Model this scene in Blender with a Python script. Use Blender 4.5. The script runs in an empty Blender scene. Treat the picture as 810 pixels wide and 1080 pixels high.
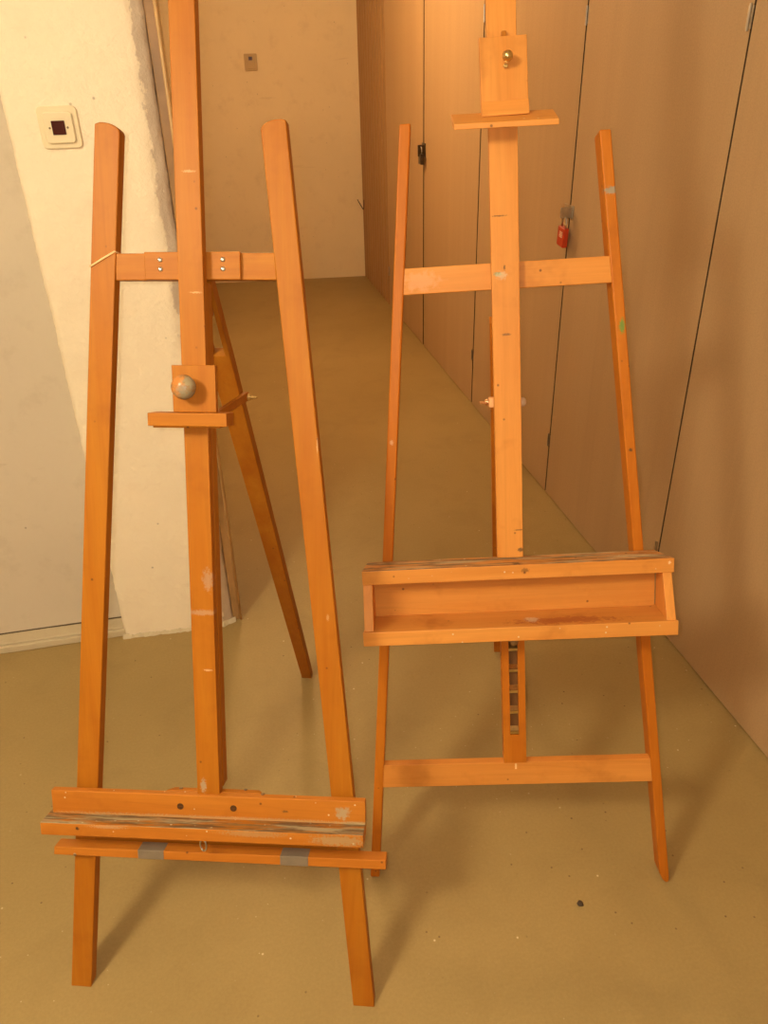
import bpy, bmesh, math, random
from mathutils import Vector, Matrix, noise
C = bpy.context.scene.collection
R = random.Random(7)
PI = math.pi

# ------------------------------------------------------------------ helpers
def bm_new(): return bmesh.new()

def add_hex(bm, p):
    """p: 8 points, 0-3 front loop, 4-7 back loop (same order)."""
    v = [bm.verts.new(q) for q in p]
    fs = [(0,1,2,3),(7,6,5,4),(0,4,5,1),(1,5,6,2),(2,6,7,3),(3,7,4,0)]
    return [bm.faces.new([v[i] for i in f]) for f in fs]

def add_box(bm, x0,x1,y0,y1,z0,z1):
    add_hex(bm, [(x0,y0,z1),(x1,y0,z1),(x1,y1,z1),(x0,y1,z1),(x0,y0,z0),(x1,y0,z0),(x1,y1,z0),(x0,y1,z0)])

def add_prism(bm, poly, z0, z1, shear=0.0, tz=None):
    """polygon in x,y extruded from z1 (front) to z0 (back); tz(x,y,z) warps a point."""
    f = [bm.verts.new((x,y,z1)) for x,y in poly]; b = [bm.verts.new((x,y,z0)) for x,y in poly]
    if tz:
        for v in f+b: v.co = Vector(tz(*v.co))
    n = len(poly)
    bm.faces.new(f); bm.faces.new(b[::-1])
    for i in range(n): bm.faces.new((f[i], b[i], b[(i+1)%n], f[(i+1)%n]))

def basis(d):
    d = Vector(d).normalized()
    a = Vector((0,0,1)) if abs(d.z) < .9 else Vector((1,0,0))
    s = d.cross(a).normalized(); t = s.cross(d)
    return d, s, t

def add_lathe(bm, org, axis, prof, n=20):
    """prof: list of (radius, distance along axis)"""
    d,s,t = basis(axis); org = Vector(org); rings = []
    for r,h in prof:
        if r < 1e-6: rings.append([bm.verts.new(org+d*h)])
        else: rings.append([bm.verts.new(org+d*h+(s*math.cos(2*PI*k/n)+t*math.sin(2*PI*k/n))*r) for k in range(n)])
    for a,b in zip(rings, rings[1:]):
        for k in range(n):
            k2 = (k+1)%n
            if len(a)==1 and len(b)==1: continue
            if len(a)==1: bm.faces.new((a[0], b[k], b[k2]))
            elif len(b)==1: bm.faces.new((a[k], b[0], a[k2]))
            else: bm.faces.new((a[k], b[k], b[k2], a[k2]))
    for ring,rev in ((rings[0],False),(rings[-1],True)):
        if len(ring)>1: bm.faces.new(ring if not rev else ring[::-1])

def add_cyl(bm, a, b, r, n=14):
    a=Vector(a); b=Vector(b); add_lathe(bm, a, b-a, [(r,0),(r,(b-a).length)], n)

def add_tube(bm, pts, r, n=8, closed=False):
    pts = [Vector(p) for p in pts]; rings = []; m = len(pts); prev = None
    for i,p in enumerate(pts):
        if closed: d = pts[(i+1)%m]-pts[i-1]
        else: d = pts[min(i+1,m-1)]-pts[max(i-1,0)]
        d.normalize()
        if prev is None: _,s,t = basis(d)
        else:
            s = (prev - d*prev.dot(d)).normalized(); t = d.cross(s)
        prev = s
        rings.append([bm.verts.new(p+(s*math.cos(2*PI*k/n)+t*math.sin(2*PI*k/n))*r) for k in range(n)])
    for i in range(m if closed else m-1):
        a,b = rings[i], rings[(i+1)%m]
        for k in range(n): bm.faces.new((a[k],a[(k+1)%n],b[(k+1)%n],b[k]))
    if not closed: bm.faces.new(rings[0][::-1]); bm.faces.new(rings[-1])

def add_beam(bm, p0, p1, side, w0, w1, t, cut=None):
    """tapered board from p0 to p1, width along `side`, thickness t across"""
    p0=Vector(p0); p1=Vector(p1); d=(p1-p0).normalized(); s=Vector(side); s=(s-d*s.dot(d)).normalized(); n=s.cross(d)
    q=[]
    for sg in (1,-1):
        o=n*(t/2*sg)
        q += [p0-s*w0/2+o, p1-s*w1/2+o, p1+s*w1/2+o, p0+s*w0/2+o]
    add_hex(bm, q)

def wobble(bm, amp, freq, seed=0, axes=(1,1,1)):
    for v in bm.verts:
        q = noise.noise_vector(Vector(v.co)*freq+Vector((seed*13.7,seed*5.1,seed*9.3)))
        v.co += Vector((q.x*axes[0], q.y*axes[1], q.z*axes[2]))*amp

def link(name, bm, mat, parent=None, bevel=0.0, smooth=False, seg=2):
    bmesh.ops.remove_doubles(bm, verts=bm.verts, dist=1e-6)
    bmesh.ops.recalc_face_normals(bm, faces=bm.faces)
    me = bpy.data.meshes.new(name); bm.to_mesh(me); bm.free()
    o = bpy.data.objects.new(name, me); C.objects.link(o)
    for m in (mat if isinstance(mat,(list,tuple)) else [mat]): me.materials.append(m)
    if parent: o.parent = parent
    if bevel:
        b = o.modifiers.new('bevel','BEVEL'); b.width=bevel; b.segments=seg; b.limit_method='ANGLE'; b.angle_limit=math.radians(35)
        b.harden_normals=False
    if smooth:
        for p in me.polygons: p.use_smooth=True
    return o

def tag(o, label, cat, group=None):
    o['label']=label; o['category']=cat
    if group: o['group']=group
    return o
def struct(o, label=None):
    o['kind']='structure'
    if label: o['label']=label; 
    return o

# ------------------------------------------------------------------ materials
def nodes(name):
    m = bpy.data.materials.new(name); m.use_nodes=True
    nt = m.node_tree; b = nt.nodes['Principled BSDF']
    return m, nt, b, (lambda t: nt.nodes.new('ShaderNode'+t)), nt.links.new
def rgba(c): return (c[0],c[1],c[2],1)

def ramp(nt, fac, stops):
    r = nt.nodes.new('ShaderNodeValToRGB'); e=r.color_ramp.elements
    while len(e)<len(stops): e.new(.5)
    for i,(p,c) in enumerate(stops): e[i].position=p; e[i].color=rgba(c) if not isinstance(c,float) else (c,c,c,1)
    nt.links.new(fac, r.inputs[0]); return r.outputs[0]

def mix(nt, fac, a, b, mode='MIX'):
    n = nt.nodes.new('ShaderNodeMix'); n.data_type='RGBA'; n.blend_type=mode
    for s,val in ((n.inputs[0],fac),(n.inputs[6],a),(n.inputs[7],b)):
        if isinstance(val,(int,float)): s.default_value=val
        elif isinstance(val,tuple): s.default_value=rgba(val)
        else: nt.links.new(val,s)
    return n.outputs[2]

def noise_tex(nt, vec, scale, detail=4, rough=.55, dist=0):
    n = nt.nodes.new('ShaderNodeTexNoise'); n.inputs['Scale'].default_value=scale
    n.inputs['Detail'].default_value=detail; n.inputs['Roughness'].default_value=rough; n.inputs['Distortion'].default_value=dist
    if vec: nt.links.new(vec, n.inputs['Vector'])
    return n.outputs['Fac']

def mapping(nt, vec, scale=(1,1,1), loc=(0,0,0)):
    n = nt.nodes.new('ShaderNodeMapping'); n.inputs['Scale'].default_value=scale; n.inputs['Location'].default_value=loc
    nt.links.new(vec, n.inputs['Vector']); return n.outputs[0]

def spot_mask(nt, vec, c, r, rag=1.1, soft=.3):
    """irregular blob of dried paint around c with radii r, in object coordinates"""
    s = nt.nodes.new('ShaderNodeVectorMath'); s.operation='SUBTRACT'; nt.links.new(vec,s.inputs[0]); s.inputs[1].default_value=c
    d = nt.nodes.new('ShaderNodeVectorMath'); d.operation='DIVIDE'; nt.links.new(s.outputs[0],d.inputs[0]); d.inputs[1].default_value=r
    l = nt.nodes.new('ShaderNodeVectorMath'); l.operation='LENGTH'; nt.links.new(d.outputs[0],l.inputs[0])
    n = noise_tex(nt, vec, max(60,min(420,1.6/min(r))), 5, .7)
    a = nt.nodes.new('ShaderNodeMath'); a.operation='MULTIPLY_ADD'; nt.links.new(n,a.inputs[0]); a.inputs[1].default_value=rag*3; nt.links.new(l.outputs['Value'],a.inputs[2])
    q = nt.nodes.new('ShaderNodeMapRange'); nt.links.new(a.outputs[0],q.inputs[0])
    q.inputs[1].default_value=1+rag*1.5+soft; q.inputs[2].default_value=1+rag*1.5-soft; q.inputs[3].default_value=0; q.inputs[4].default_value=1
    return q.outputs[0]

WOOD_A=(.475,.168,.012); WOOD_B=(.39,.110,.006); WOOD_DARK=(.26,.060,.005)
PALE=((.72,.295,.062),(.62,.225,.040)); REDDER=((.54,.168,.013),(.46,.120,.007)); MID=((.54,.185,.022),(.46,.140,.014))
def wood(name, axis, tint=1.0, spots=(), grime=0.0, base=None, specks=0.0, smear=None):
    m,nt,b,N,L = nodes(name)
    tc=N('TexCoord'); ob=tc.outputs['Object']; info=N('ObjectInfo')
    off=N('VectorMath'); off.operation='SCALE'; cmb=N('CombineXYZ'); 
    for i in range(3): L(info.outputs['Random'],cmb.inputs[i])
    L(cmb.outputs[0],off.inputs[0]); off.inputs['Scale'].default_value=7.3
    ad=N('VectorMath'); L(ob,ad.inputs[0]); L(off.outputs[0],ad.inputs[1]); vec=ad.outputs[0]
    sc=[26,26,26]; sc[axis]=1.6
    g1=noise_tex(nt, mapping(nt,vec,tuple(sc)),1.0,5,.6,.4)
    sf=[230,230,230]; sf[axis]=9
    g2=noise_tex(nt, mapping(nt,vec,tuple(sf)),1.0,3,.7)
    a,bb = base or (WOOD_A,WOOD_B)
    a=tuple(x*tint for x in a); bb=tuple(x*tint for x in bb)
    col=ramp(nt,g1,[(.30,bb),(.5,tuple((x+y)/2 for x,y in zip(a,bb))),(.68,a)])
    # cathedral figure: contour lines of a slow noise field
    wv=N('Math'); wv.operation='MULTIPLY'; L(noise_tex(nt,mapping(nt,vec,tuple(s*.42 for s in sc)),1.0,1,.4),wv.inputs[0]); wv.inputs[1].default_value=60
    sn=N('Math'); sn.operation='SINE'; L(wv.outputs[0],sn.inputs[0])
    col=mix(nt, ramp(nt,sn.outputs[0],[(.72,0.0),(1.0,.13)]), col, tuple(x*.72 for x in bb))
    col=mix(nt, ramp(nt,g2,[(.42,0.0),(.75,.15)]), col, tuple(x*.62 for x in bb))
    # handling wear, dents, dark pin marks
    w=noise_tex(nt,vec,9,4,.65)
    col=mix(nt, ramp(nt,w,[(.56,0.0),(.8,.35+grime)]), col, WOOD_DARK)
    vo=N('TexVoronoi'); vo.inputs['Scale'].default_value=26; L(ob,vo.inputs['Vector'])
    col=mix(nt, ramp(nt,vo.outputs['Distance'],[(.035,.75),(.075,0.0)]), col, (.10,.035,.012))
    if specks:
        v2=N('TexVoronoi'); v2.inputs['Scale'].default_value=48; L(vec,v2.inputs['Vector'])
        col=mix(nt, ramp(nt,v2.outputs['Distance'],[(.04+specks*.05,.8),(.09+specks*.05,0.0)]), col, (.72,.62,.42))
    if smear:
        # dried paint dragged along the grain
        sx=[85,85,85]; sx[axis]=8
        s1=noise_tex(nt,mapping(nt,vec,tuple(sx)),1.0,5,.7); s2=noise_tex(nt,mapping(nt,vec,tuple(q*.6 for q in sx),(3,8,1)),1.0,5,.7)
        s3=noise_tex(nt,mapping(nt,vec,tuple(q*1.3 for q in sx),(1,5,2)),1.0,4,.7)
        for fac,c in zip((s1,s2,s3),smear[1]):
            f=ramp(nt,fac,[(smear[0],0.0),(smear[0]+.09,.8)])
            col=mix(nt,f,col,c)
    for c,r,cc,op in spots:
        k=N('Math'); k.operation='MULTIPLY'; L(spot_mask(nt,ob,c,r),k.inputs[0]); k.inputs[1].default_value=op
        col=mix(nt,k.outputs[0],col,cc)
    L(col,b.inputs['Base Color']); b.inputs['Roughness'].default_value=.46; b.inputs['Specular IOR Level'].default_value=.22
    bp=N('Bump'); bp.inputs['Strength'].default_value=.12; bp.inputs['Distance'].default_value=.002; L(g2,bp.inputs['Height']); L(bp.outputs[0],b.inputs['Normal'])
    return m

def plain(name, col, rough=.5, metal=0, spec=.4, var=.12, scale=30, bump=0, coat=0):
    m,nt,b,N,L = nodes(name); tc=N('TexCoord')
    n=noise_tex(nt,tc.outputs['Object'],scale,4)
    L(ramp(nt,n,[(.3,tuple(c*(1-var) for c in col)),(.7,tuple(min(1,c*(1+var)) for c in col))]),b.inputs['Base Color'])
    b.inputs['Roughness'].default_value=rough; b.inputs['Metallic'].default_value=metal; b.inputs['Specular IOR Level'].default_value=spec
    if coat: b.inputs['Coat Weight'].default_value=coat
    if bump:
        bp=N('Bump'); bp.inputs['Strength'].default_value=bump; bp.inputs['Distance'].default_value=.01; L(n,bp.inputs['Height']); L(bp.outputs[0],b.inputs['Normal'])
    return m

def plaster(name, col, dirt, bump=.25, fine=55, chips=0.0, stain=.5):
    m,nt,b,N,L = nodes(name); tc=N('TexCoord'); ob=tc.outputs['Object']
    big=noise_tex(nt,ob,2.2,5,.6); md=noise_tex(nt,ob,11,6,.65); fi=noise_tex(nt,ob,fine,5,.7)
    c=ramp(nt,big,[(.3,tuple(x*.93 for x in col)),(.7,col)])
    c=mix(nt, ramp(nt,md,[(.55,0.0),(.78,stain)]), c, dirt)
    vo=N('TexVoronoi'); vo.inputs['Scale'].default_value=13; vo.inputs['Randomness'].default_value=1; L(ob,vo.inputs['Vector'])
    c=mix(nt, ramp(nt,vo.outputs['Distance'],[(.02+chips,.6),(.05+chips,0.0)]), c, tuple(x*.45 for x in dirt))
    # scuffs: thin dark horizontal scratches
    sc=noise_tex(nt,mapping(nt,ob,(2.2,2.2,26)),1.0,4,.6,.8)
    c=mix(nt, ramp(nt,sc,[(.70,0.0),(.74,.3),(.80,0.0)]), c, dirt)
    L(c,b.inputs['Base Color']); b.inputs['Roughness'].default_value=.75; b.inputs['Specular IOR Level'].default_value=.25
    b1=N('Bump'); b1.inputs['Strength'].default_value=bump; b1.inputs['Distance'].default_value=.006; L(fi,b1.inputs['Height'])
    b2=N('Bump'); b2.inputs['Strength'].default_value=bump; b2.inputs['Distance'].default_value=.02; L(md,b2.inputs['Height']); L(b1.outputs[0],b2.inputs['Normal']); L(b2.outputs[0],b.inputs['Normal'])
    return m

def floor_mat():
    m,nt,b,N,L = nodes('painted_concrete'); tc=N('TexCoord'); ob=tc.outputs['Object']
    big=noise_tex(nt,ob,1.3,4,.55); md=noise_tex(nt,ob,6,6,.65,.6); fi=noise_tex(nt,ob,160,3,.7)
    c=ramp(nt,big,[(.3,(.335,.225,.085)),(.7,(.40,.275,.110))])
    c=mix(nt, ramp(nt,md,[(.5,0.0),(.8,.45)]), c, (.25,.16,.06))
    c=mix(nt, ramp(nt,fi,[(.35,.25),(.65,0.0)]), c, (.22,.14,.05))
    for scale,thr,cc,seed in ((6.2,.016,(.10,.05,.02),(0,0,0)),(5.3,.013,(.70,.58,.38),(4.3,1.7,0)),(9.0,.022,(.15,.085,.035),(1.3,9.7,0)),(13.0,.02,(.56,.45,.27),(6.1,2.2,0))):
        vo=N('TexVoronoi'); vo.voronoi_dimensions='2D'; vo.inputs['Scale'].default_value=scale; L(mapping(nt,ob,(1,1,1),seed),vo.inputs['Vector'])
        gate=noise_tex(nt,mapping(nt,ob,(1,1,1),seed),2.1,2)
        f=N('Math'); f.operation='MULTIPLY'; L(ramp(nt,vo.outputs['Distance'],[(thr*.6,.85),(thr,0.0)]),f.inputs[0]); L(ramp(nt,gate,[(.5,0.0),(.6,1.0)]),f.inputs[1])
        c=mix(nt,f.outputs[0],c,cc)
    L(c,b.inputs['Base Color']); b.inputs['Roughness'].default_value=.48; b.inputs['Specular IOR Level'].default_value=.3
    bp=N('Bump'); bp.inputs['Strength'].default_value=.08; bp.inputs['Distance'].default_value=.004; L(fi,bp.inputs['Height']); L(bp.outputs[0],b.inputs['Normal'])
    return m

def board_mat(name, col, streak=.06, rough=.6):
    m,nt,b,N,L = nodes(name); tc=N('TexCoord'); ob=tc.outputs['Object']
    s=noise_tex(nt,mapping(nt,ob,(9,9,.35)),1.0,4,.55); f=noise_tex(nt,ob,220,3,.7); g=noise_tex(nt,mapping(nt,ob,(55,55,1.2)),1.0,3,.6)
    c=ramp(nt,s,[(.3,tuple(x*(1-streak) for x in col)),(.7,tuple(x*(1+streak*.5) for x in col))])
    c=mix(nt,ramp(nt,g,[(.5,0.0),(.8,.2)]),c,tuple(x*.75 for x in col))
    c=mix(nt,ramp(nt,f,[(.35,.35),(.6,0.0)]),c,tuple(x*.7 for x in col))
    L(c,b.inputs['Base Color']); b.inputs['Roughness'].default_value=rough; b.inputs['Specular IOR Level'].default_value=.3
    bp=N('Bump'); bp.inputs['Strength'].default_value=.05; bp.inputs['Distance'].default_value=.002; L(f,bp.inputs['Height']); L(bp.outputs[0],b.inputs['Normal'])
    return m

M_FLOOR=floor_mat()
M_PILLAR=plaster('cream_plaster',(.95,.80,.60),(.72,.52,.35),.42,42,.003,.2)
def worn_arris(m, x0):
    # the knocked right-hand arris: bare grey plaster with a ragged border
    nt=m.node_tree; b=nt.nodes['Principled BSDF']; old=b.inputs['Base Color'].links[0].from_socket
    tc=nt.nodes.new('ShaderNodeTexCoord'); sx=nt.nodes.new('ShaderNodeSeparateXYZ'); nt.links.new(tc.outputs['Object'],sx.inputs[0])
    n1=noise_tex(nt,mapping(nt,tc.outputs['Object'],(1,1,.6)),38,6,.7)
    a=nt.nodes.new('ShaderNodeMath'); a.operation='MULTIPLY_ADD'; nt.links.new(n1,a.inputs[0]); a.inputs[1].default_value=.055; nt.links.new(sx.outputs[0],a.inputs[2])
    q=nt.nodes.new('ShaderNodeMapRange'); nt.links.new(a.outputs[0],q.inputs[0]); q.inputs[1].default_value=x0+.0275; q.inputs[2].default_value=x0+.0275+.004; q.inputs[3].default_value=0; q.inputs[4].default_value=.8
    nt.links.new(mix(nt,q.outputs[0],old,(.60,.475,.37)),b.inputs['Base Color'])
worn_arris(M_PILLAR,-.101)
M_WALLL=plaster('grey_plaster',(.66,.555,.43),(.44,.34,.24),.15,60,.0,.4)
M_BACK=plaster('ochre_plaster',(.88,.72,.48),(.6,.45,.27),.12,60,.0,.35)
M_CEIL=plaster('ceiling_plaster',(.75,.70,.60),(.6,.5,.4),.1)
M_BASE=plaster('painted_plinth',(.60,.49,.33),(.36,.26,.15),.25,70,.0,.6)
M_JAMB=plain('brown_lacquer',(.33,.175,.065),.4,0,.4,.2,12)
M_DOOR=board_mat('hardboard',(.50,.32,.165))
M_DOORD=board_mat('dark_boards',(.40,.23,.10))
M_DARK=plain('door_gap_shade',(.02,.012,.007),.8)
M_EDGE=plain('seam_shade_edge',(.075,.042,.018),.8)  # door edges coloured dark, painting shade into the seams
M_GAP=plain('plinth_gap_shade',(.10,.065,.035),.8)
M_STEEL=plain('zinc_steel',(.55,.50,.43),.32,1,.5,.15,60)
M_BRASS=plain('brass',(.66,.47,.20),.28,1,.5,.2,80)
M_OLD=plain('blackened_steel',(.10,.075,.05),.35,.8,.5,.3,60)
M_COPPER=plain('worn_brass',(.72,.42,.22),.34,1,.5,.2,80)
M_SCREW=plain('dull_screw',(.34,.24,.15),.4,1,.5,.25,120)
M_HOLE=plain('countersunk_screw',(.16,.075,.03),.35,.7,.5,.3,200)
M_TAPE=plain('grey_tape',(.22,.165,.115),.42,0,.5,.1,40)
M_RED=plain('red_enamel',(.52,.045,.012),.35,0,.5,.1,50)
M_REDLENS=plain('dark_red_lens',(.055,.004,.004),.16,0,.6,.1,50)
M_PLATE=plain('cream_plastic',(.82,.68,.45),.35,0,.5,.03,10)
M_PLATE2=plain('beige_plastic',(.52,.36,.17),.4,0,.5,.05,10)
M_BEAD=plain('pale_bead',(.60,.36,.15),.35)
M_BLACK=plain('black_wire',(.03,.02,.015),.5)
M_STRING=plain('pale_string',(.85,.55,.26),.8)
M_CRUMB=plain('dark_crumb',(.05,.03,.018),.6,0,.4,.4,300)

# ------------------------------------------------------------------ setting
LX=1.164          # face of the storage doors on the right
YB=6.30           # back wall
ZC=2.45
bm=bm_new(); add_box(bm,-3.2,1.30,-2.6,6.5,-.12,0); struct(link('floor',bm,M_FLOOR))
bm=bm_new(); add_box(bm,-3.2,1.30,-2.6,6.5,ZC,ZC+.1); struct(link('ceiling',bm,M_CEIL))
# back wall, very slightly out of square like the corridor itself
bm=bm_new(); add_hex(bm,[(-.6,6.405,0),(1.30,6.202,0),(1.30,6.202,ZC),(-.6,6.405,ZC),(-.6,6.55,0),(1.30,6.45,0),(1.30,6.45,ZC),(-.6,6.55,ZC)])
struct(link('wall_back',bm,M_BACK))
# left wall with the end facing us, recessed a little behind pillar and plinth
bm=bm_new(); add_box(bm,-3.2,-.20,2.085,2.30,0,ZC); struct(link('wall_left',bm,M_WALLL))
bm=bm_new(); add_box(bm,-.30,-.125,2.30,6.45,0,ZC); struct(link('wall_corridor',bm,M_BACK))
bm=bm_new(); add_box(bm,-3.3,-3.2,-2.6,2.3,0,ZC); struct(link('wall_side',bm,M_WALLL))
bm=bm_new(); add_box(bm,-3.2,1.30,-2.7,-2.6,0,ZC); struct(link('wall_front',bm,M_WALLL))

# plastered pillar with knocked, rounded arrises
def pillar():
    bm=bm_new()
    pr=[(-.392,2.10),(-.392,2.030),(-.386,2.018),(-.374,2.0135)]
    nx=14
    for i in range(1,nx): pr.append((-.374+(-.112+.374)*i/nx, 2.0135-(.0135)*i/nx))
    pr += [(-.112,2.0),(-.104,2.002),(-.096,2.006),(-.084,2.012),(-.074,2.019),(-.071,2.030),(-.071,2.10)]
    nz=190; rows=[]
    for k in range(nz+1):
        z=ZC*k/nz; row=[]
        for i,(x,y) in enumerate(pr):
            p=Vector((x,y,z))
            e=1.0 if (i in (1,2,3) or i>=len(pr)-7) else .25
            if i in (0,len(pr)-1): e=0
            q=noise.noise_vector(Vector((x*20,y*20,z*22)))*.6+noise.noise_vector(Vector((x*60,y*60,z*70)))*.5
            p+=Vector((q.x*.0045*e, q.y*.0035*e,0))
            if k==0:
                p.z=.001
            row.append(bm.verts.new(p))
        rows.append(row)
    for a,b in zip(rows,rows[1:]):
        for i in range(len(pr)-1): bm.faces.new((a[i],a[i+1],b[i+1],b[i]))
    # back closing faces (inside the wall)
    for a,b in zip(rows,rows[1:]): bm.faces.new((a[-1],a[0],b[0],b[-1]))
    bm.faces.new(rows[0]); bm.faces.new(rows[-1])
    return link('wall_pillar',bm,M_PILLAR,smooth=True)
struct(pillar())
# ragged mortar line where the pillar meets the floor
bm=bm_new()
n=46; top=[];bot=[]
for i in range(n+1):
    x=-.398+(.335)*i/n; y=2.012-.012*(i/n) if x<-.1 else 2.0+(x+.1)*.5
    d=.007+.006*noise.noise(Vector((i*.37,3.1,0)))+.004*noise.noise(Vector((i*.9,1.1,0)))
    top.append(bm.verts.new((x,y+.004,.012+.007*noise.noise(Vector((i*.5,0,2)))))); bot.append(bm.verts.new((x,y-max(.002,d),.0005)))
bk=[bm.verts.new((v.co.x,v.co.y+.03,.0005)) for v in top]
for i in range(n):
    bm.faces.new((bot[i],bot[i+1],top[i+1],top[i])); bm.faces.new((top[i],top[i+1],bk[i+1],bk[i])); bm.faces.new((bk[i],bk[i+1],bot[i+1],bot[i]))
bm.faces.new((bot[0],top[0],bk[0])); bm.faces.new((bot[n],bk[n],top[n]))
struct(link('trim_2',bm,M_BASE))
# low plinth along the left wall, front board and gap line
bm=bm_new(); add_box(bm,-3.2,-.386,2.034,2.085,0,.026); add_box(bm,-3.2,-.388,2.021,2.0318,0,.0225)
bmesh.ops.subdivide_edges(bm,edges=[e for e in bm.edges if abs(e.verts[0].co.x-e.verts[1].co.x)>1],cuts=60)
wobble(bm,.0022,16,3,(0,1,.6))
for v in bm.verts: v.co.z=max(v.co.z,0)
struct(link('baseboard_left',bm,M_BASE,bevel=.003))
bm=bm_new(); add_box(bm,-3.2,-.39,2.0815,2.085,.0255,.0285); struct(link('gap_shade_strip',bm,M_GAP))  # solid dark strip painted in for the shaded gap behind the plinth
# narrow brown jamb standing against the pillar, with a paler bead along its edge
bm=bm_new(); add_box(bm,-.071,-.046,2.022,2.06,0,ZC); add_box(bm,-.125,-.060,2.06,2.30,0,ZC)
jamb=struct(link('trim_1',bm,M_JAMB,bevel=.002))
bm=bm_new(); add_cyl(bm,(-.0475,2.0225,0),(-.0475,2.0225,ZC),.0042,10); link('bead',bm,M_BEAD,jamb,smooth=True)

# right side: wall behind, lining boards at the far end, then the doors
bm=bm_new(); add_box(bm,LX+.030,1.30,-2.6,6.25,0,ZC); add_box(bm,LX,LX+.030,-2.6,6.25,2.14,ZC); struct(link('wall_right',bm,M_DOORD))
bm=bm_new(); y=5.35
while y<6.24:
    y1=min(y+.082,6.245)
    add_prism(bm,[(LX+.0295,y),(LX+.016,y+.001),(LX,y+.022),(LX,y1-.022),(LX+.016,y1-.001),(LX+.0295,y1)],.0,2.14); y+=.083
struct(link('wall_boards',bm,M_DOORD))
bm=bm_new(); add_box(bm,LX+.026,LX+.0299,-2.6,5.35,.0,2.14); struct(link('gap_shade_sheet',bm,M_DARK))  # near-black sheet painting the shade inside the door gaps
seams=[5.347,4.430,3.497,2.553,1.741,.86,-.05,-.98,-1.9]
doors=[]
for i,(a,b) in enumerate(zip(seams,seams[1:])):
    bm=bm_new(); gp=(.008,.009,.0065,.0042,.003,.003,.003,.003,.003)
    add_box(bm,LX,LX+.019,b+gp[i+1],a-gp[i],.006,2.135)
    bmesh.ops.recalc_face_normals(bm,faces=bm.faces)
    for f in bm.faces:
        if abs(f.normal.y)>.9: f.material_index=1
    d=struct(link('door_%d'%(i+1),bm,[M_DOOR,M_EDGE])); doors.append(d)
def hinge(door,y,z,h=.085):
    bm=bm_new(); add_cyl(bm,(LX-.0028,y,z-h/2),(LX-.0028,y,z+h/2),.0030,10)
    add_box(bm,LX-.0010,LX+.0005,y-.0095,y-.0045,z-h/2+.004,z+h/2-.004); add_box(bm,LX-.0010,LX+.0005,y+.0045,y+.0095,z-h/2+.004,z+h/2-.004)
    link('hinge',bm,M_STEEL,door,smooth=False)
hinge(doors[0],5.330,.235,.06)
hinge(doors[1],3.510,.245,.05); hinge(doors[1],3.497,1.63,.06)
hinge(doors[2],2.562,.222,.05); hinge(doors[2],2.553,1.585,.05)
hinge(doors[3],1.755,.232,.05); hinge(doors[3],1.752,1.550,.05)
# hasps (part of their door) and padlocks
def hasp(door,y,z,s=1.0,mt=None,side=1):
    bm=bm_new()
    add_box(bm,LX-.004,LX+.0005,y-.012*side if side<0 else y-.012,y+.055,z-.020*s,z+.020*s)
    add_box(bm,LX-.040,LX-.0039,y-.004,y+.004,z-.016*s,z+.016*s)      # staple plate standing out
    add_cyl(bm,(LX-.004,y+.032,z+.010),(LX-.0075,y+.032,z+.010),.004,8); add_cyl(bm,(LX-.004,y+.032,z-.010),(LX-.0075,y+.032,z-.010),.004,8)
    link('hasp',bm,mt,door,bevel=.001)
hasp(doors[1],4.400,1.060,1.7,M_OLD); hasp(doors[2],2.535,1.042,1.0,M_STEEL)
def padlock(name,loc,mats,label,h=.040,w=.034,tilt=0,lines=True):
    root=bpy.data.objects.new(name,None); C.objects.link(root); root.location=loc; root.rotation_euler=(tilt,0,0)
    tag(root,label,'padlock','padlocks on the storage doors')
    bm=bm_new(); add_box(bm,-.009,.009,-w/2,w/2,-h,0); body=link('body',bm,mats[0],root,bevel=.0035,seg=3)
    bm=bm_new(); pts=[(0,-w*.3,-.004),(0,-w*.3,.018)]+[(0,-w*.3*math.cos(t),.018+w*.3*math.sin(t)) for t in [PI*k/8 for k in range(1,8)]]+[(0,w*.3,.018),(0,w*.3,-.004)]
    add_tube(bm,pts,.003,8); link('shackle',bm,mats[1],root,smooth=True)
    if lines:
        bm=bm_new()
        for k in range(4): add_box(bm,-.0101,-.0088,-w*.30,w*.16,-.016-.005*k,-.0142-.005*k)
        link('label_print',bm,M_PLATE,body)
    return root
padlock('padlock',(LX-.022,2.541,.997),(M_RED,M_STEEL),'small red padlock with pale print hanging from the hasp on the middle storage door',.062,.050,.10)
padlock('padlock',(LX-.024,4.395,1.045),(M_OLD,M_STEEL),'dark metal padlock hanging on the far storage door seam',.050,.050,0,False)

# switch with a dark red lens on the pillar
def rrect(w,h,r,n=5):
    p=[]
    for cx,cy,a0 in ((w/2-r,h/2-r,0),(-w/2+r,h/2-r,90),(-w/2+r,-h/2+r,180),(w/2-r,-h/2+r,270)):
        for k in range(n+1):
            a=math.radians(a0+90*k/n); p.append((cx+r*math.cos(a),cy+r*math.sin(a)))
    return p
sw=bpy.data.objects.new('light_switch',None); C.objects.link(sw)
sw.location=(-.2830,2.0085,1.3790); sw.rotation_euler=(PI/2,0,-.045)
SWROOT=sw
tag(sw,'cream double frame switch with dark red square lens on the plastered pillar','light switch','wall switches')
bm=bm_new(); add_prism(bm,rrect(.083,.083,.010),-.006,.006); base=link('frame',bm,M_PLATE,sw,bevel=.002)
bm=bm_new(); add_prism(bm,rrect(.062,.062,.008),.006,.0125); link('cover',bm,M_PLATE,sw,bevel=.003,seg=3)
bm=bm_new(); add_prism(bm,rrect(.0275,.0275,.001),.0125,.0145); link('lens',bm,M_REDLENS,sw,bevel=.0006)
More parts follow.
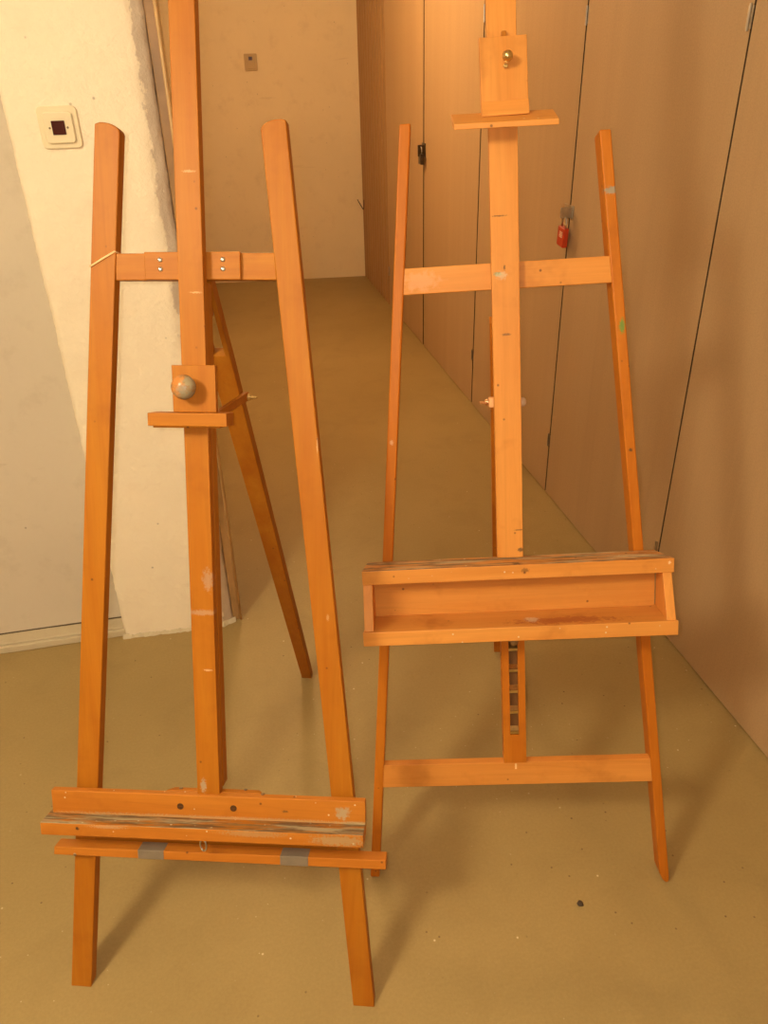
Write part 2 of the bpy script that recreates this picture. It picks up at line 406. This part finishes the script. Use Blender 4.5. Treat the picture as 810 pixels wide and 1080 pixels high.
for s in (-1,1):
    bm=bm_new(); add_lathe(bm,(s*.0185,.0,.012),(0,0,1),[(.0022,0),(.0022,.0012),(.0012,.0016)],10); link('screw',bm,M_SCREW,sw)
# small switch on the back wall
def backy(x): return 6.405+(x+.6)*(6.202-6.405)/1.9
sb=bpy.data.objects.new('light_switch',None); C.objects.link(sb)
sb.location=(.4335,backy(.4335)-.001,1.4735); sb.rotation_euler=(PI/2,0,-.107)
tag(sb,'small beige switch plate with tiny dark button on the far back wall','light switch','wall switches')
bm=bm_new(); add_prism(bm,rrect(.086,.102,.006),-.002,.010); link('plate',bm,M_PLATE2,sb,bevel=.002)
bm=bm_new(); add_prism(bm,rrect(.052,.078,.004),.010,.016); link('rocker',bm,M_PLATE2,sb,bevel=.002)
bm=bm_new(); add_box(bm,-.012,.012,.012,.032,.0155,.018); link('button',bm,M_REDLENS,sb)
SBROOT=sb
# bent black wire by the far corner
bm=bm_new(); add_tube(bm,[(LX-.040,6.214,.565),(LX-.035,6.20,.552),(LX-.008,6.185,.503),(LX-.004,6.183,.498),(LX-.001,6.178,.504),(LX+.001,6.17,.568)],.0032,8)
wk=link('wire_hook',bm,M_BLACK,smooth=True); tag(wk,'bent black wire hook in the far corner beside the boarded wall','hook')
# crumb on the floor
bm=bm_new(); bmesh.ops.create_icosphere(bm,subdivisions=2,radius=.0062)
for v in bm.verts:
    v.co*=1+.35*noise.noise(v.co*260); v.co.z*=.55; v.co.x*=1.1
zmin=min(v.co.z for v in bm.verts)
for v in bm.verts: v.co.z-=zmin
cr=link('floor_crumb',bm,M_CRUMB,smooth=True); cr.location=(.5675,.9016,0.0); tag(cr,'dark crumb lying alone on the floor before the right easel','crumb')

# ------------------------------------------------------------------ easels
def easel_empty(name, O, a, b, rho, label):
    u=Vector((math.cos(a),math.sin(a),0)); back=Vector((-math.sin(a),math.cos(a),0))
    v=back*math.sin(b)+Vector((0,0,math.cos(b))); w=u.cross(v)
    u2=u*math.cos(rho)+v*math.sin(rho); v2=-u*math.sin(rho)+v*math.cos(rho)
    o=bpy.data.objects.new(name,None); C.objects.link(o)
    o.matrix_world=Matrix(((u2.x,v2.x,w.x,O[0]),(u2.y,v2.y,w.y,O[1]),(u2.z,v2.z,w.z,O[2]),(0,0,0,1)))
    o.empty_display_size=.1
    tag(o,label,'easel','wooden painting easels')
    return o,(u2.z,v2.z,w.z)
def cut_floor(bm, g):
    """trim everything below the floor; g = world-z of the local axes"""
    n=Vector(g)
    r=bmesh.ops.bisect_plane(bm,geom=bm.verts[:]+bm.edges[:]+bm.faces[:],plane_co=(0,0,0),plane_no=-n,clear_outer=True)
    ed=[e for e in r['geom_cut'] if isinstance(e,bmesh.types.BMEdge)]
    if ed: bmesh.ops.contextual_create(bm,geom=ed)
def screw(parent, p, r=.0032, mat=None, d=(0,0,1), sub='screw'):
    bm=bm_new(); add_lathe(bm,p,d,[(r,-.001),(r,.0007),(r*.7,.0014),(r*.25,.0009)],12)
    return link(sub,bm,mat or M_SCREW,parent)
def wing_nut(parent, p, axis, s=1.0, mat=None):
    bm=bm_new(); d,s1,t1=basis(axis); p=Vector(p)
    add_lathe(bm,p,axis,[(.0062*s,0),(.0062*s,.002*s),(.0045*s,.007*s)],12)
    add_cyl(bm,p-d*.002,p+d*.016*s,.0024*s,8)
    for sg in (1,-1):
        q=[p+t1*sg*.003*s+d*.002*s, p+t1*sg*.012*s+d*.008*s, p+t1*sg*.012*s+d*.014*s, p+t1*sg*.006*s+d*.010*s]
        add_hex(bm,[x+s1*.0013*s for x in q]+[x-s1*.0013*s for x in q])
    return link('wing_nut',bm,mat or M_COPPER,parent,bevel=.0005)

WV=wood('beech_upright',1,1.0,grime=.05)
WU=wood('beech_crosswise',0,1.0,grime=.05)

# ---- left easel --------------------------------------------------
E,g=easel_empty('painting_easel',(-.15227,.88065,0),-.293838,.341628,.0,
   'left wooden easel with round paint smeared knob and grey taped lower bar')
wb,k,wl,LN=.2660,.09147,.0389,1.508
lspots=[((.205,.735,0),(.002,.005,.01),(.75,.5,.25),.3),((.190,1.02,0),(.001,.012,.01),(.8,.55,.3),.4)]
WLEG=wood('beech_left_easel_legs',1,.98,lspots,grime=.05)
for s in (-1,1):
    bm=bm_new()
    def cu(v): return s*(wb-k*v)
    h=wl/2
    top=[]
    # inner shoulder rounded off
    for q in range(0,8):
        t=q/7*PI/2
        top.append((cu(LN)+s*(h-.008) - s*(wl-.008)*math.sin(t), LN-.016*(1-math.cos(t))))
    poly=[(cu(-.05)+s*h,-.05),(cu(LN)+s*h,LN-.002)]+top+[(cu(-.05)-s*h,-.05)]
    add_prism(bm,poly,-.022,0); cut_floor(bm,g)
    link('leg',bm,WLEG,E,bevel=.0018)
# pale string round the left leg at the crossbar
bm=bm_new()
c0=-(wb-k*1.31)
add_tube(bm,[(c0-.0205,1.297,.0012),(c0,1.308,.0018),(c0+.0205,1.319,.0012),(c0+.0215,1.318,-.012),(c0+.0205,1.312,-.0238),(c0,1.305,-.0243),(c0-.0205,1.297,-.0238),(c0-.0218,1.295,-.01)],.0016,6,True)
link('string',bm,M_STRING,E,smooth=True)
bm=bm_new(); add_hex(bm,[(-.128,1.2760,-.003),(.128,1.2760,-.003),(.1265,1.3165,-.003),(-.1265,1.3165,-.003),(-.128,1.2760,-.022),(.128,1.2760,-.022),(.1265,1.3165,-.022),(-.1265,1.3165,-.022)])
link('crossbar',bm,WU,E,bevel=.0012)
bm=bm_new(); add_box(bm,-.0780,.0735,1.2760,1.3176,-.0029,.0042); sl=link('sleeve',bm,WU,E,bevel=.001)
for x in (-.0525,.0465):
    for y in (1.3058,1.2918): screw(sl,(x,y,.0044),.0036,M_STEEL)
mspots=[((0,.745,.0245),(.028,.004,.02),(.50,.38,.26),.35),((-.009,.435,.0245),(.0045,.011,.01),(.40,.36,.26),.6),((.004,1.43,.0245),(.009,.0016,.01),(.8,.5,.25),.45),((.008,1.255,.0245),(.008,.0013,.01),(.8,.52,.26),.5),((.012,.80,.0245),(.008,.016,.02),(.45,.36,.26),.35),((.006,.645,.0245),(.007,.0016,.02),(.85,.55,.3),.5)]
WMAST=wood('beech_left_mast',1,1.0,mspots,grime=.10)
bm=bm_new(); m=lambda v:-.0015+.0035*v/1.6
add_prism(bm,[(m(.42)-.0195,.4195),(m(.42)+.0195,.4195),(m(2.05)+.0198,2.05),(m(2.05)-.0198,2.05)],.0044,.0243); link('mast',bm,WMAST,E,bevel=.0012)
bm=bm_new(); add_prism(bm,[(-.0178,.42),(.0182,.42),(.0182,1.272),(-.0178,1.272)],-.027,-.0035); link('guide_rail',bm,wood('beech_rail',1,.95,grime=.1),E,bevel=.001)
# canvas clamp
bm=bm_new(); add_box(bm,-.0305,.0382,1.0735,1.1455,.0245,.036); cl=link('clamp',bm,WV,E,bevel=.001)
bm=bm_new(); add_box(bm,-.0612,.0622,1.0535,1.0735,.0245,.065); link('clamp_ledge',bm,WU,cl,bevel=.001)
bm=bm_new(); add_box(bm,-.056,.050,1.0505,1.0534,.0245,.058); link('clamp_block',bm,WU,cl,bevel=.001)
kn=wood('painted_knob',1,.9,[((-.012,1.118,.062),(.012,.016,.02),(.60,.22,.05),.9),((.010,1.122,.064),(.010,.010,.03),(.34,.27,.16),.9),((.004,1.100,.060),(.014,.008,.03),(.27,.22,.13),.8),((-.004,1.110,.07),(.007,.006,.02),(.30,.26,.19),.6)],base=((.42,.20,.07),(.27,.17,.08)))
kn.node_tree.nodes['Principled BSDF'].inputs['Roughness'].default_value=.25
bm=bm_new(); add_lathe(bm,(-.0050,1.1125,.036),(0,0,1),[(.008,0),(.008,.006),(.0135,.010),(.0178,.016),(.0192,.022),(.0175,.029),(.0125,.034),(.006,.0365),(0,.037)],28); link('knob',bm,kn,cl,smooth=True)
# tray, a touch out of level
T=bpy.data.objects.new('canvas_tray',None); C.objects.link(T); T.parent=E; T.rotation_euler=(0,0,.0140); T.location=(0,.0,0)
bspots=[((.238,.397,.03),(.011,.010,.02),(.40,.38,.25),.6),((.262,.378,.03),(.03,.004,.02),(.36,.33,.20),.5),((.05,.3785,.03),(.30,.0035,.02),(.45,.36,.2),.45),((.14,.396,.03),(.005,.002,.02),(.15,.07,.02),.8)]
WB=wood('beech_tray_board',0,1.0,base=MID,spots=bspots,grime=.12,specks=.1)
bm=bm_new(); add_box(bm,-.2735,.2770,.368,.4200,.017,.030); bb=link('back_board',bm,WB,E,bevel=.0014)
bb.rotation_euler=(0,0,.0140)
for x in (-.0434,.0498):
    bm=bm_new(); add_lathe(bm,(x,.3985,.0303),(0,0,1),[(.0058,-.0005),(.0058,.0003),(.0046,.0004)],16); add_box(bm,x-.0035,x+.0030,.3974,.3985,.0305,.0312); link('screw',bm,M_HOLE,bb)
bm=bm_new(); add_prism(bm,[(-.072,.384),(.100,.384),(.100,.4205),(-.072,.4205)],.0055,.0168,tz=lambda x,y,z:(x*(1-.0) + (.012 if x<0 else -.010)*(1 if z<.01 else 0),y,z))
bk=link('backing_block',bm,WU,E,bevel=.001); bk.rotation_euler=(0,0,.0140)
for x,z in ((-.048,.010),(.066,.007),(.099,.019)):
    screw(bk,(x,.4208,z),.0032,d=(0,1,0))
SH=wood('beech_paint_stained_shelf',0,.95,[],grime=.3,specks=.5,smear=(.47,((.20,.13,.055),(.36,.33,.21),(.12,.065,.03))))
WF=wood('beech_shelf_front',0,1.0,base=MID,spots=[((.235,.366,.062),(.040,.009,.02),(.36,.31,.17),.5),((.09,.372,.062),(.05,.005,.02),(.40,.32,.17),.35),((-.16,.374,.062),(.03,.003,.02),(.55,.42,.25),.35),((-.215,.369,.062),(.003,.003,.02),(.05,.03,.02),.9)],grime=.1,specks=.15)
bm=bm_new(); add_box(bm,-.2805,.2765,.3545,.3775,.017,.062)
for f in bm.faces: f.material_index = 0
bm.faces.ensure_lookup_table()
bmesh.ops.recalc_face_normals(bm,faces=bm.faces)
for f in bm.faces:
    if f.normal.y>.5: f.material_index=1
sh=link('shelf',bm,[WF,SH],E,bevel=.0012); sh.rotation_euler=(0,0,.0140)
bpy.data.objects.remove(T)
bm=bm_new(); add_box(bm,-.245,.245,.295,.352,-.022,-.003); link('crossbar',bm,WU,E,bevel=.001)
bm=bm_new(); add_hex(bm,[(-.2850,.2895,.0265),(.3065,.2965,.0265),(.3065,.3140,.0265),(-.2835,.3050,.0265),(-.2850,.2895,.0005),(.3065,.2965,.0005),(.3065,.3140,.0005),(-.2835,.3050,.0005)])
lb=link('lower_bar',bm,wood('beech_lower_bar',0,1.05,base=MID,grime=.0),E,bevel=.0012)
for x0,x1 in ((-.1310,-.0840),(.1225,.1720)):
    ya=lambda x:.2895+(x+.285)/.5915*.0070; yb=lambda x:.3050+(x+.2835)/.59*.0090
    bm=bm_new(); e=.0006
    add_hex(bm,[(x0,ya(x0)-e,.0265+e),(x1,ya(x1)-e,.0265+e),(x1,yb(x1)+e,.0265+e),(x0,yb(x0)+e,.0265+e),(x0,ya(x0)-e,.0012),(x1,ya(x1)-e,.0012),(x1,yb(x1)+e,.0012),(x0,yb(x0)+e,.0012)])
    t=link('tape',bm,M_TAPE,lb,bevel=.0012); t['label']='grey tape wound round the bar'
screw(lb,(.232,.2955,.020),.004,d=(0,-1,0)); screw(lb,(-.246,.2920,.027),.003)
bm=bm_new(); add_tube(bm,[(-.0045+.0062*math.sin(2*PI*q/18),.3400+.0105*math.cos(2*PI*q/18),.050+.0030*math.sin(2*PI*q/18)) for q in range(18)],.0015,8,True); add_cyl(bm,(-.0045,.3495,.050),(-.0045,.356,.050),.0015,8); link('eyelet',bm,M_STEEL,E,smooth=True)
# rear leg: forked hinge above, tapering board below, foot flat on the floor
WR=wood('beech_rear_leg',1,.86,grime=.1)
p0=Vector((-.001,1.262,-.047)); ft=Vector((.0172,.2946,-.8287)); d=(ft-p0).normalized(); Lr=(ft-p0).length
bm=bm_new(); add_beam(bm,p0+d*.120,p0+d*(Lr+.06),(1,0,0),.040,.0265,.024)
sd=(Vector((1,0,0))-d*d.x).normalized()
for sg in (-1,1): add_beam(bm,p0-d*.03+sd*sg*.0155,p0+d*.122+sd*sg*.0155,(1,0,0),.0085,.0085,.024)
cut_floor(bm,g); link('rear_leg',bm,WR,E,bevel=.0015)
bm=bm_new(); add_box(bm,-.012,.0095,1.225,1.300,-.062,-.0225); link('hinge_block',bm,WV,E,bevel=.001)
bm=bm_new(); q0=Vector((.0225,1.066,-.020)); q1=Vector((.0270,1.0905,-.195)); add_beam(bm,q0,q1,(0,1,0),.0115,.0165,.009); st=link('locking_strut',bm,WV,E,bevel=.0012)
wing_nut(st,(.0315,1.0885,-.188),(1,0,.2),1.0,M_BRASS)

# ---- right easel -------------------------------------------------
E2,g2=easel_empty('painting_easel',(.46450,.98040,0),-.256288,.268378,.047912,
   'right wooden easel with deep paint stained tray and brass ball knob, beside the storage doors')
wb,k,wl,LN=.3001,.09523,.0191,1.4625
def rl(v): return wb-k*v
WLEG2=wood('beech_right_easel_legs',1,1.0,base=REDDER,spots=[((rl(1.31),1.338,0),(.012,.0055,.02),(.30,.27,.20),.85),((rl(1.108)+.001,1.118,0),(.0045,.011,.01),(.16,.26,.05),.95),((rl(.9),.90,0),(.003,.003,.01),(.1,.05,.02),.9),((-rl(.92),.935,0),(.003,.004,.02),(.8,.6,.4),.4)],grime=.08)
for s in (-1,1):
    bm=bm_new(); h=wl/2; cu=lambda v: s*rl(v)
    vb=-.06; LN=1.4625 if s<0 else 1.432
    if s<0: poly=[(cu(vb)-h,vb),(cu(vb)+h,vb),(cu(LN)+h,LN),(cu(LN)-h,LN)]
    else: poly=[(cu(.012)-h,.012),(cu(-.004)-h*.45,-.0035),(cu(-.012)+h*.1,-.0105),(cu(-.010)+h*.8,-.0085),(cu(.004)+h,.002),(cu(LN)+h,LN),(cu(LN)-h,LN)]
    add_prism(bm,poly,-.042,0)
    bmesh.ops.bisect_plane(bm,geom=bm.verts[:]+bm.edges[:]+bm.faces[:],plane_co=(0,LN-.02,0),plane_no=(0,1,0))
    for v in bm.verts:
        if v.co.y>LN-.001 and v.co.z<-.02: v.co.y-=.004
    cut_floor(bm,g2)
    link('leg',bm,WLEG2,E2,bevel=.003,seg=3)
WU2=wood('beech_right_crossbars',0,1.0,base=PALE,spots=[((-.145,1.212,0),(.030,.014,.03),(.80,.42,.24),.3)],grime=.05)
for v1,v0 in ((1.2345,1.1905),(.2770,.2262)):
    bm=bm_new(); a=rl(v0)-wl/2+.002; b_=rl(v1)-wl/2+.002
    add_hex(bm,[(-a,v0,-.002),(a,v0,-.002),(b_,v1,-.002),(-b_,v1,-.002),(-a,v0,-.022),(a,v0,-.022),(b_,v1,-.022),(-b_,v1,-.022)])
    link('crossbar',bm,WU2,E2,bevel=.0014)
m2=lambda v:-.0066+.0042*v/1.6
WM2=wood('beech_right_mast',1,1.02,base=PALE,spots=[((-.016,1.2155,.016),(.006,.003,.02),(.20,.30,.16),.75),((-.010,1.213,.016),(.008,.006,.02),(.62,.50,.34),.5),((-.005,1.226,.016),(.0016,.004,.02),(.12,.06,.02),.8),((-.011,1.308,.016),(.012,.0011,.02),(.10,.05,.02),.7),((.014,.727,.016),(.005,.0035,.02),(.10,.06,.03),.8),((-.004,1.115,.016),(.007,.002,.02),(.12,.06,.03),.7),((.012,.765,.016),(.009,.0012,.02),(.12,.06,.03),.7)],grime=.05)
bm=bm_new(); add_prism(bm,[(m2(.72)-.0235,.7125),(m2(.72)+.0235,.7125),(m2(2.05)+.0235,2.05),(m2(2.05)-.0235,2.05)],.0005,.016); link('mast',bm,WM2,E2,bevel=.0012)
# ratchet post with a slot
bm=bm_new(); s0,s1=-.0098,.0072
add_box(bm,-.0235,s0,.277,1.132,-.030,0); add_box(bm,s1,.0208,.277,1.132,-.030,0); add_box(bm,s0,s1,.277,.339,-.030,0); add_box(bm,s0,s1,.60,1.132,-.030,0)
po=link('ratchet_post',bm,wood('beech_post',1,1,base=REDDER,grime=.1),E2)
bm=bm_new(); add_box(bm,s0,s1,.339,.60,-.0295,-.012); link('slot_lining',bm,plain('dark_oiled_wood',(.16,.065,.018),.5),po)
y=.3405
for q in range(6):
    bm=bm_new(); add_box(bm,s0+.0002,s1-.0002,y,y+.0055,-.0119,-.0012); add_hex(bm,[(s0+.0002,y+.0055,-.0045),(s1-.0002,y+.0055,-.0045),(s1-.0002,y+.012,-.0119),(s0+.0002,y+.012,-.0119),(s0+.0002,y+.0055,-.0119),(s1-.0002,y+.0055,-.0119),(s1-.0002,y+.012,-.01195),(s0+.0002,y+.012,-.01195)]); y+=.0445
    link('ratchet_tooth',bm,M_BRASS,po,bevel=.0005)
bm=bm_new(); add_lathe(bm,(.0005,.5385,.001),(0,0,1),[(.0085,-.010),(.0085,.002),(.006,.004),(0,.0045)],16); link('ratchet_pin',bm,M_SCREW,po,smooth=True)
bm=bm_new(); add_box(bm,-.0018,.0018,.262,.274,-.003,-.0014); link('tenon_wedge',bm,M_STRING,E2)
# tray: thick top ledge, back panel, bottom board and slanting end caps
def grad_box(bm, ub,uf, vb0,vb1,vf0,vf1, w0,w1):
    add_hex(bm,[(uf[0],vf0,w1),(uf[1],vf0,w1),(uf[1],vf1,w1),(uf[0],vf1,w1),(ub[0],vb0,w0),(ub[1],vb0,w0),(ub[1],vb1,w0),(ub[0],vb1,w0)])
W2T=wood('beech_tray_front',0,1.0,base=PALE,spots=[((.02,.700,.055),(.006,.004,.03),(.1,.05,.02),.6),((.275,.703,.055),(.0025,.0025,.02),(.85,.62,.4),.7)],grime=.10,specks=.12)
W2S=wood('beech_tray_ledge_top',0,.85,base=PALE,spots=[((.005,.712,.048),(.008,.01,.006),(.08,.05,.03),.8)],grime=.6,specks=.6,smear=(.49,((.27,.16,.08),(.46,.37,.23),(.10,.055,.025))))
TL=.0035
bm=bm_new(); grad_box(bm,(-.268,.262),(-.2750,.2835),.684,.7110,.684,.7110,.001,.055)
bmesh.ops.recalc_face_normals(bm,faces=bm.faces)
for f in bm.faces:
    if f.normal.y>.5: f.material_index=1
tr=link('tray_ledge',bm,[W2T,W2S],E2,bevel=.0013); tr.rotation_euler=(0,0,TL)
bm=bm_new(); add_box(bm,-.266,.262,.606,.684,.001,.011); tb=link('tray_back',bm,wood('beech_tray_back',0,.92,base=PALE,grime=.15),E2); tb.rotation_euler=(0,0,TL)
W2F=wood('beech_tray_floor',0,.92,base=PALE,spots=[((.085,.606,.066),(.085,.02,.014),(.36,.085,.022),.75),((.030,.606,.058),(.012,.02,.010),(.62,.46,.29),.6)],grime=.2)
bm=bm_new(); grad_box(bm,(-.268,.266),(-.2775,.2832),.579,.606,.579,.606,.001,.090)
bmesh.ops.recalc_face_normals(bm,faces=bm.faces)
for f in bm.faces:
    if f.normal.y>.5: f.material_index=1
tf=link('tray_bottom',bm,[W2T,W2F],E2,bevel=.0013); tf.rotation_euler=(0,0,TL)
for s,(ui,uo) in ((-1,(-.2575,-.2745)),(1,(.2640,.2800))):
    bm=bm_new(); u0,u1=sorted((ui,uo))
    add_hex(bm,[(u0,.606,.086),(u1,.606,.086),(u1,.684,.0515),(u0,.684,.0515),(u0,.606,.011),(u1,.606,.011),(u1,.684,.011),(u0,.684,.011)])
    ec=link('tray_end',bm,wood('beech_tray_end',1,1.04,base=PALE,specks=.1),E2,bevel=.001); ec.rotation_euler=(0,0,TL)
# upper canvas clamp
bm=bm_new(); add_prism(bm,[(-.0378,1.460),(.0368,1.460),(.0352,1.5705),(-.0392,1.5705)],.0165,.031); c2=link('clamp',bm,wood('beech_clamp',1,.98,base=PALE,grime=.1),E2,bevel=.001)
bm=bm_new(); add_hex(bm,[(-.0376,1.4555,.040),(.0368,1.4555,.040),(.0366,1.478,.035),(-.0376,1.478,.035),(-.0376,1.4555,.031),(.0368,1.4555,.031),(.0366,1.478,.031),(-.0376,1.478,.031)]); link('clamp_block',bm,WU2,c2,bevel=.0008)
bm=bm_new(); add_hex(bm,[(-.0838,1.4345,.064),(.0790,1.4315,.064),(.0790,1.4400,.066),(-.0845,1.4425,.066),(-.0838,1.4470,.0165),(.0790,1.4440,.0165),(.0775,1.4640,.0165),(-.0860,1.4670,.0165)]); link('clamp_ledge',bm,wood('beech_ledge',0,1.0,base=PALE,grime=.1,specks=.1),c2,bevel=.001)
bm=bm_new(); add_lathe(bm,(.0030,1.5375,.031),(0,0,1),[(.0035,0),(.0035,.007),(.0055,.009),(.0078,.013),(.0084,.0175),(.0070,.0225),(.0040,.0255),(0,.0262)],20); kb=link('knob',bm,M_BRASS,c2,smooth=True); kb['label']='brass ball knob'
bm=bm_new(); add_cyl(bm,(.001,1.5275,.0305),(.001,1.5275,.037),.0034,10); link('screw',bm,M_BRASS,c2)
bm=bm_new(); add_box(bm,-.0035,.0040,1.5700,1.5800,.0165,.024); link('peg',bm,WV,c2,bevel=.001)
# rear leg, hidden mostly behind the post
p0=Vector((-.0085,1.140,-.044)); ft=Vector((.0315,.1961,-.7179)); d=(ft-p0).normalized(); Lr=(ft-p0).length
bm=bm_new(); add_beam(bm,p0,p0+d*(Lr+.05),(1,0,0),.038,.031,.022); cut_floor(bm,g2); link('rear_leg',bm,wood('beech_rear_leg_right',1,.9,base=REDDER,grime=.1),E2,bevel=.0015)
bm=bm_new(); add_cyl(bm,(-.0320,.996,-.020),(.0300,.9935,-.020),.0035,10); bo=link('bolt',bm,M_COPPER,E2)
bm=bm_new(); add_box(bm,-.0345,-.0240,.9870,1.0045,-.031,-.012); link('washer_block',bm,wood('pale_washer',1,1.1,base=((.80,.42,.18),(.70,.32,.12))),E2,bevel=.0015)
bm=bm_new(); add_lathe(bm,(.0225,.9935,-.020),(1,0,0),[(.0085,0),(.0085,.006),(.006,.009),(.003,.010)],14); link('bolt_cap',bm,plain('pale_cap',(.62,.40,.25),.4),E2)
wing_nut(bo,(-.0350,.9962,-.020),(-1,0,.25),1.0,M_COPPER)

# ------------------------------------------------------------------ camera
F,P,Y,RO,H=840.,.5214689130405371,.2006606815773004,-.02582681883384345,1.5
cy,sy,cp,sp=math.cos(Y),math.sin(Y),math.cos(P),math.sin(P)
fw=Vector((sy*cp,cy*cp,-sp)); ri=Vector((cy,-sy,0)); up=ri.cross(fw)
r2=ri*math.cos(RO)+up*math.sin(RO); u2=-ri*math.sin(RO)+up*math.cos(RO)
cd=bpy.data.cameras.new('camera'); cam=bpy.data.objects.new('camera',cd); C.objects.link(cam)
cam.matrix_world=Matrix(((r2.x,u2.x,-fw.x,0),(r2.y,u2.y,-fw.y,0),(r2.z,u2.z,-fw.z,H),(0,0,0,1)))
cd.sensor_fit='VERTICAL'; cd.sensor_height=24; cd.lens=F/1080*24; cd.clip_start=.02
bpy.context.scene.camera=cam

# ------------------------------------------------------------------ lights
def lamp(name, loc, power, col, rad):
    l=bpy.data.lights.new(name,'POINT'); l.energy=power; l.color=col; l.shadow_soft_size=rad
    o=bpy.data.objects.new(name,l); C.objects.link(o); o.location=loc; return o
flash=Vector((0,0,H))+r2*-.020+u2*.010+fw*.0
lamp('flash',flash,27,(1,.95,.78),.004)
lamp('near_ceiling_lamp',(-1.20,.05,2.28),104,(1,.88,.60),.19)
lamp('corridor_lamp',(.22,4.05,2.36),54,(1,.69,.36),.14)
w=bpy.data.worlds.new('world'); bpy.context.scene.world=w; w.use_nodes=True
w.node_tree.nodes['Background'].inputs[0].default_value=(.9,.75,.55,1); w.node_tree.nodes['Background'].inputs[1].default_value=.05
sc=bpy.context.scene
sc.view_settings.view_transform='Standard'; sc.view_settings.look='None'; sc.view_settings.gamma=1; sc.view_settings.use_curve_mapping=False; sc.view_settings.exposure=0.08
bpy.context.view_layer.update()
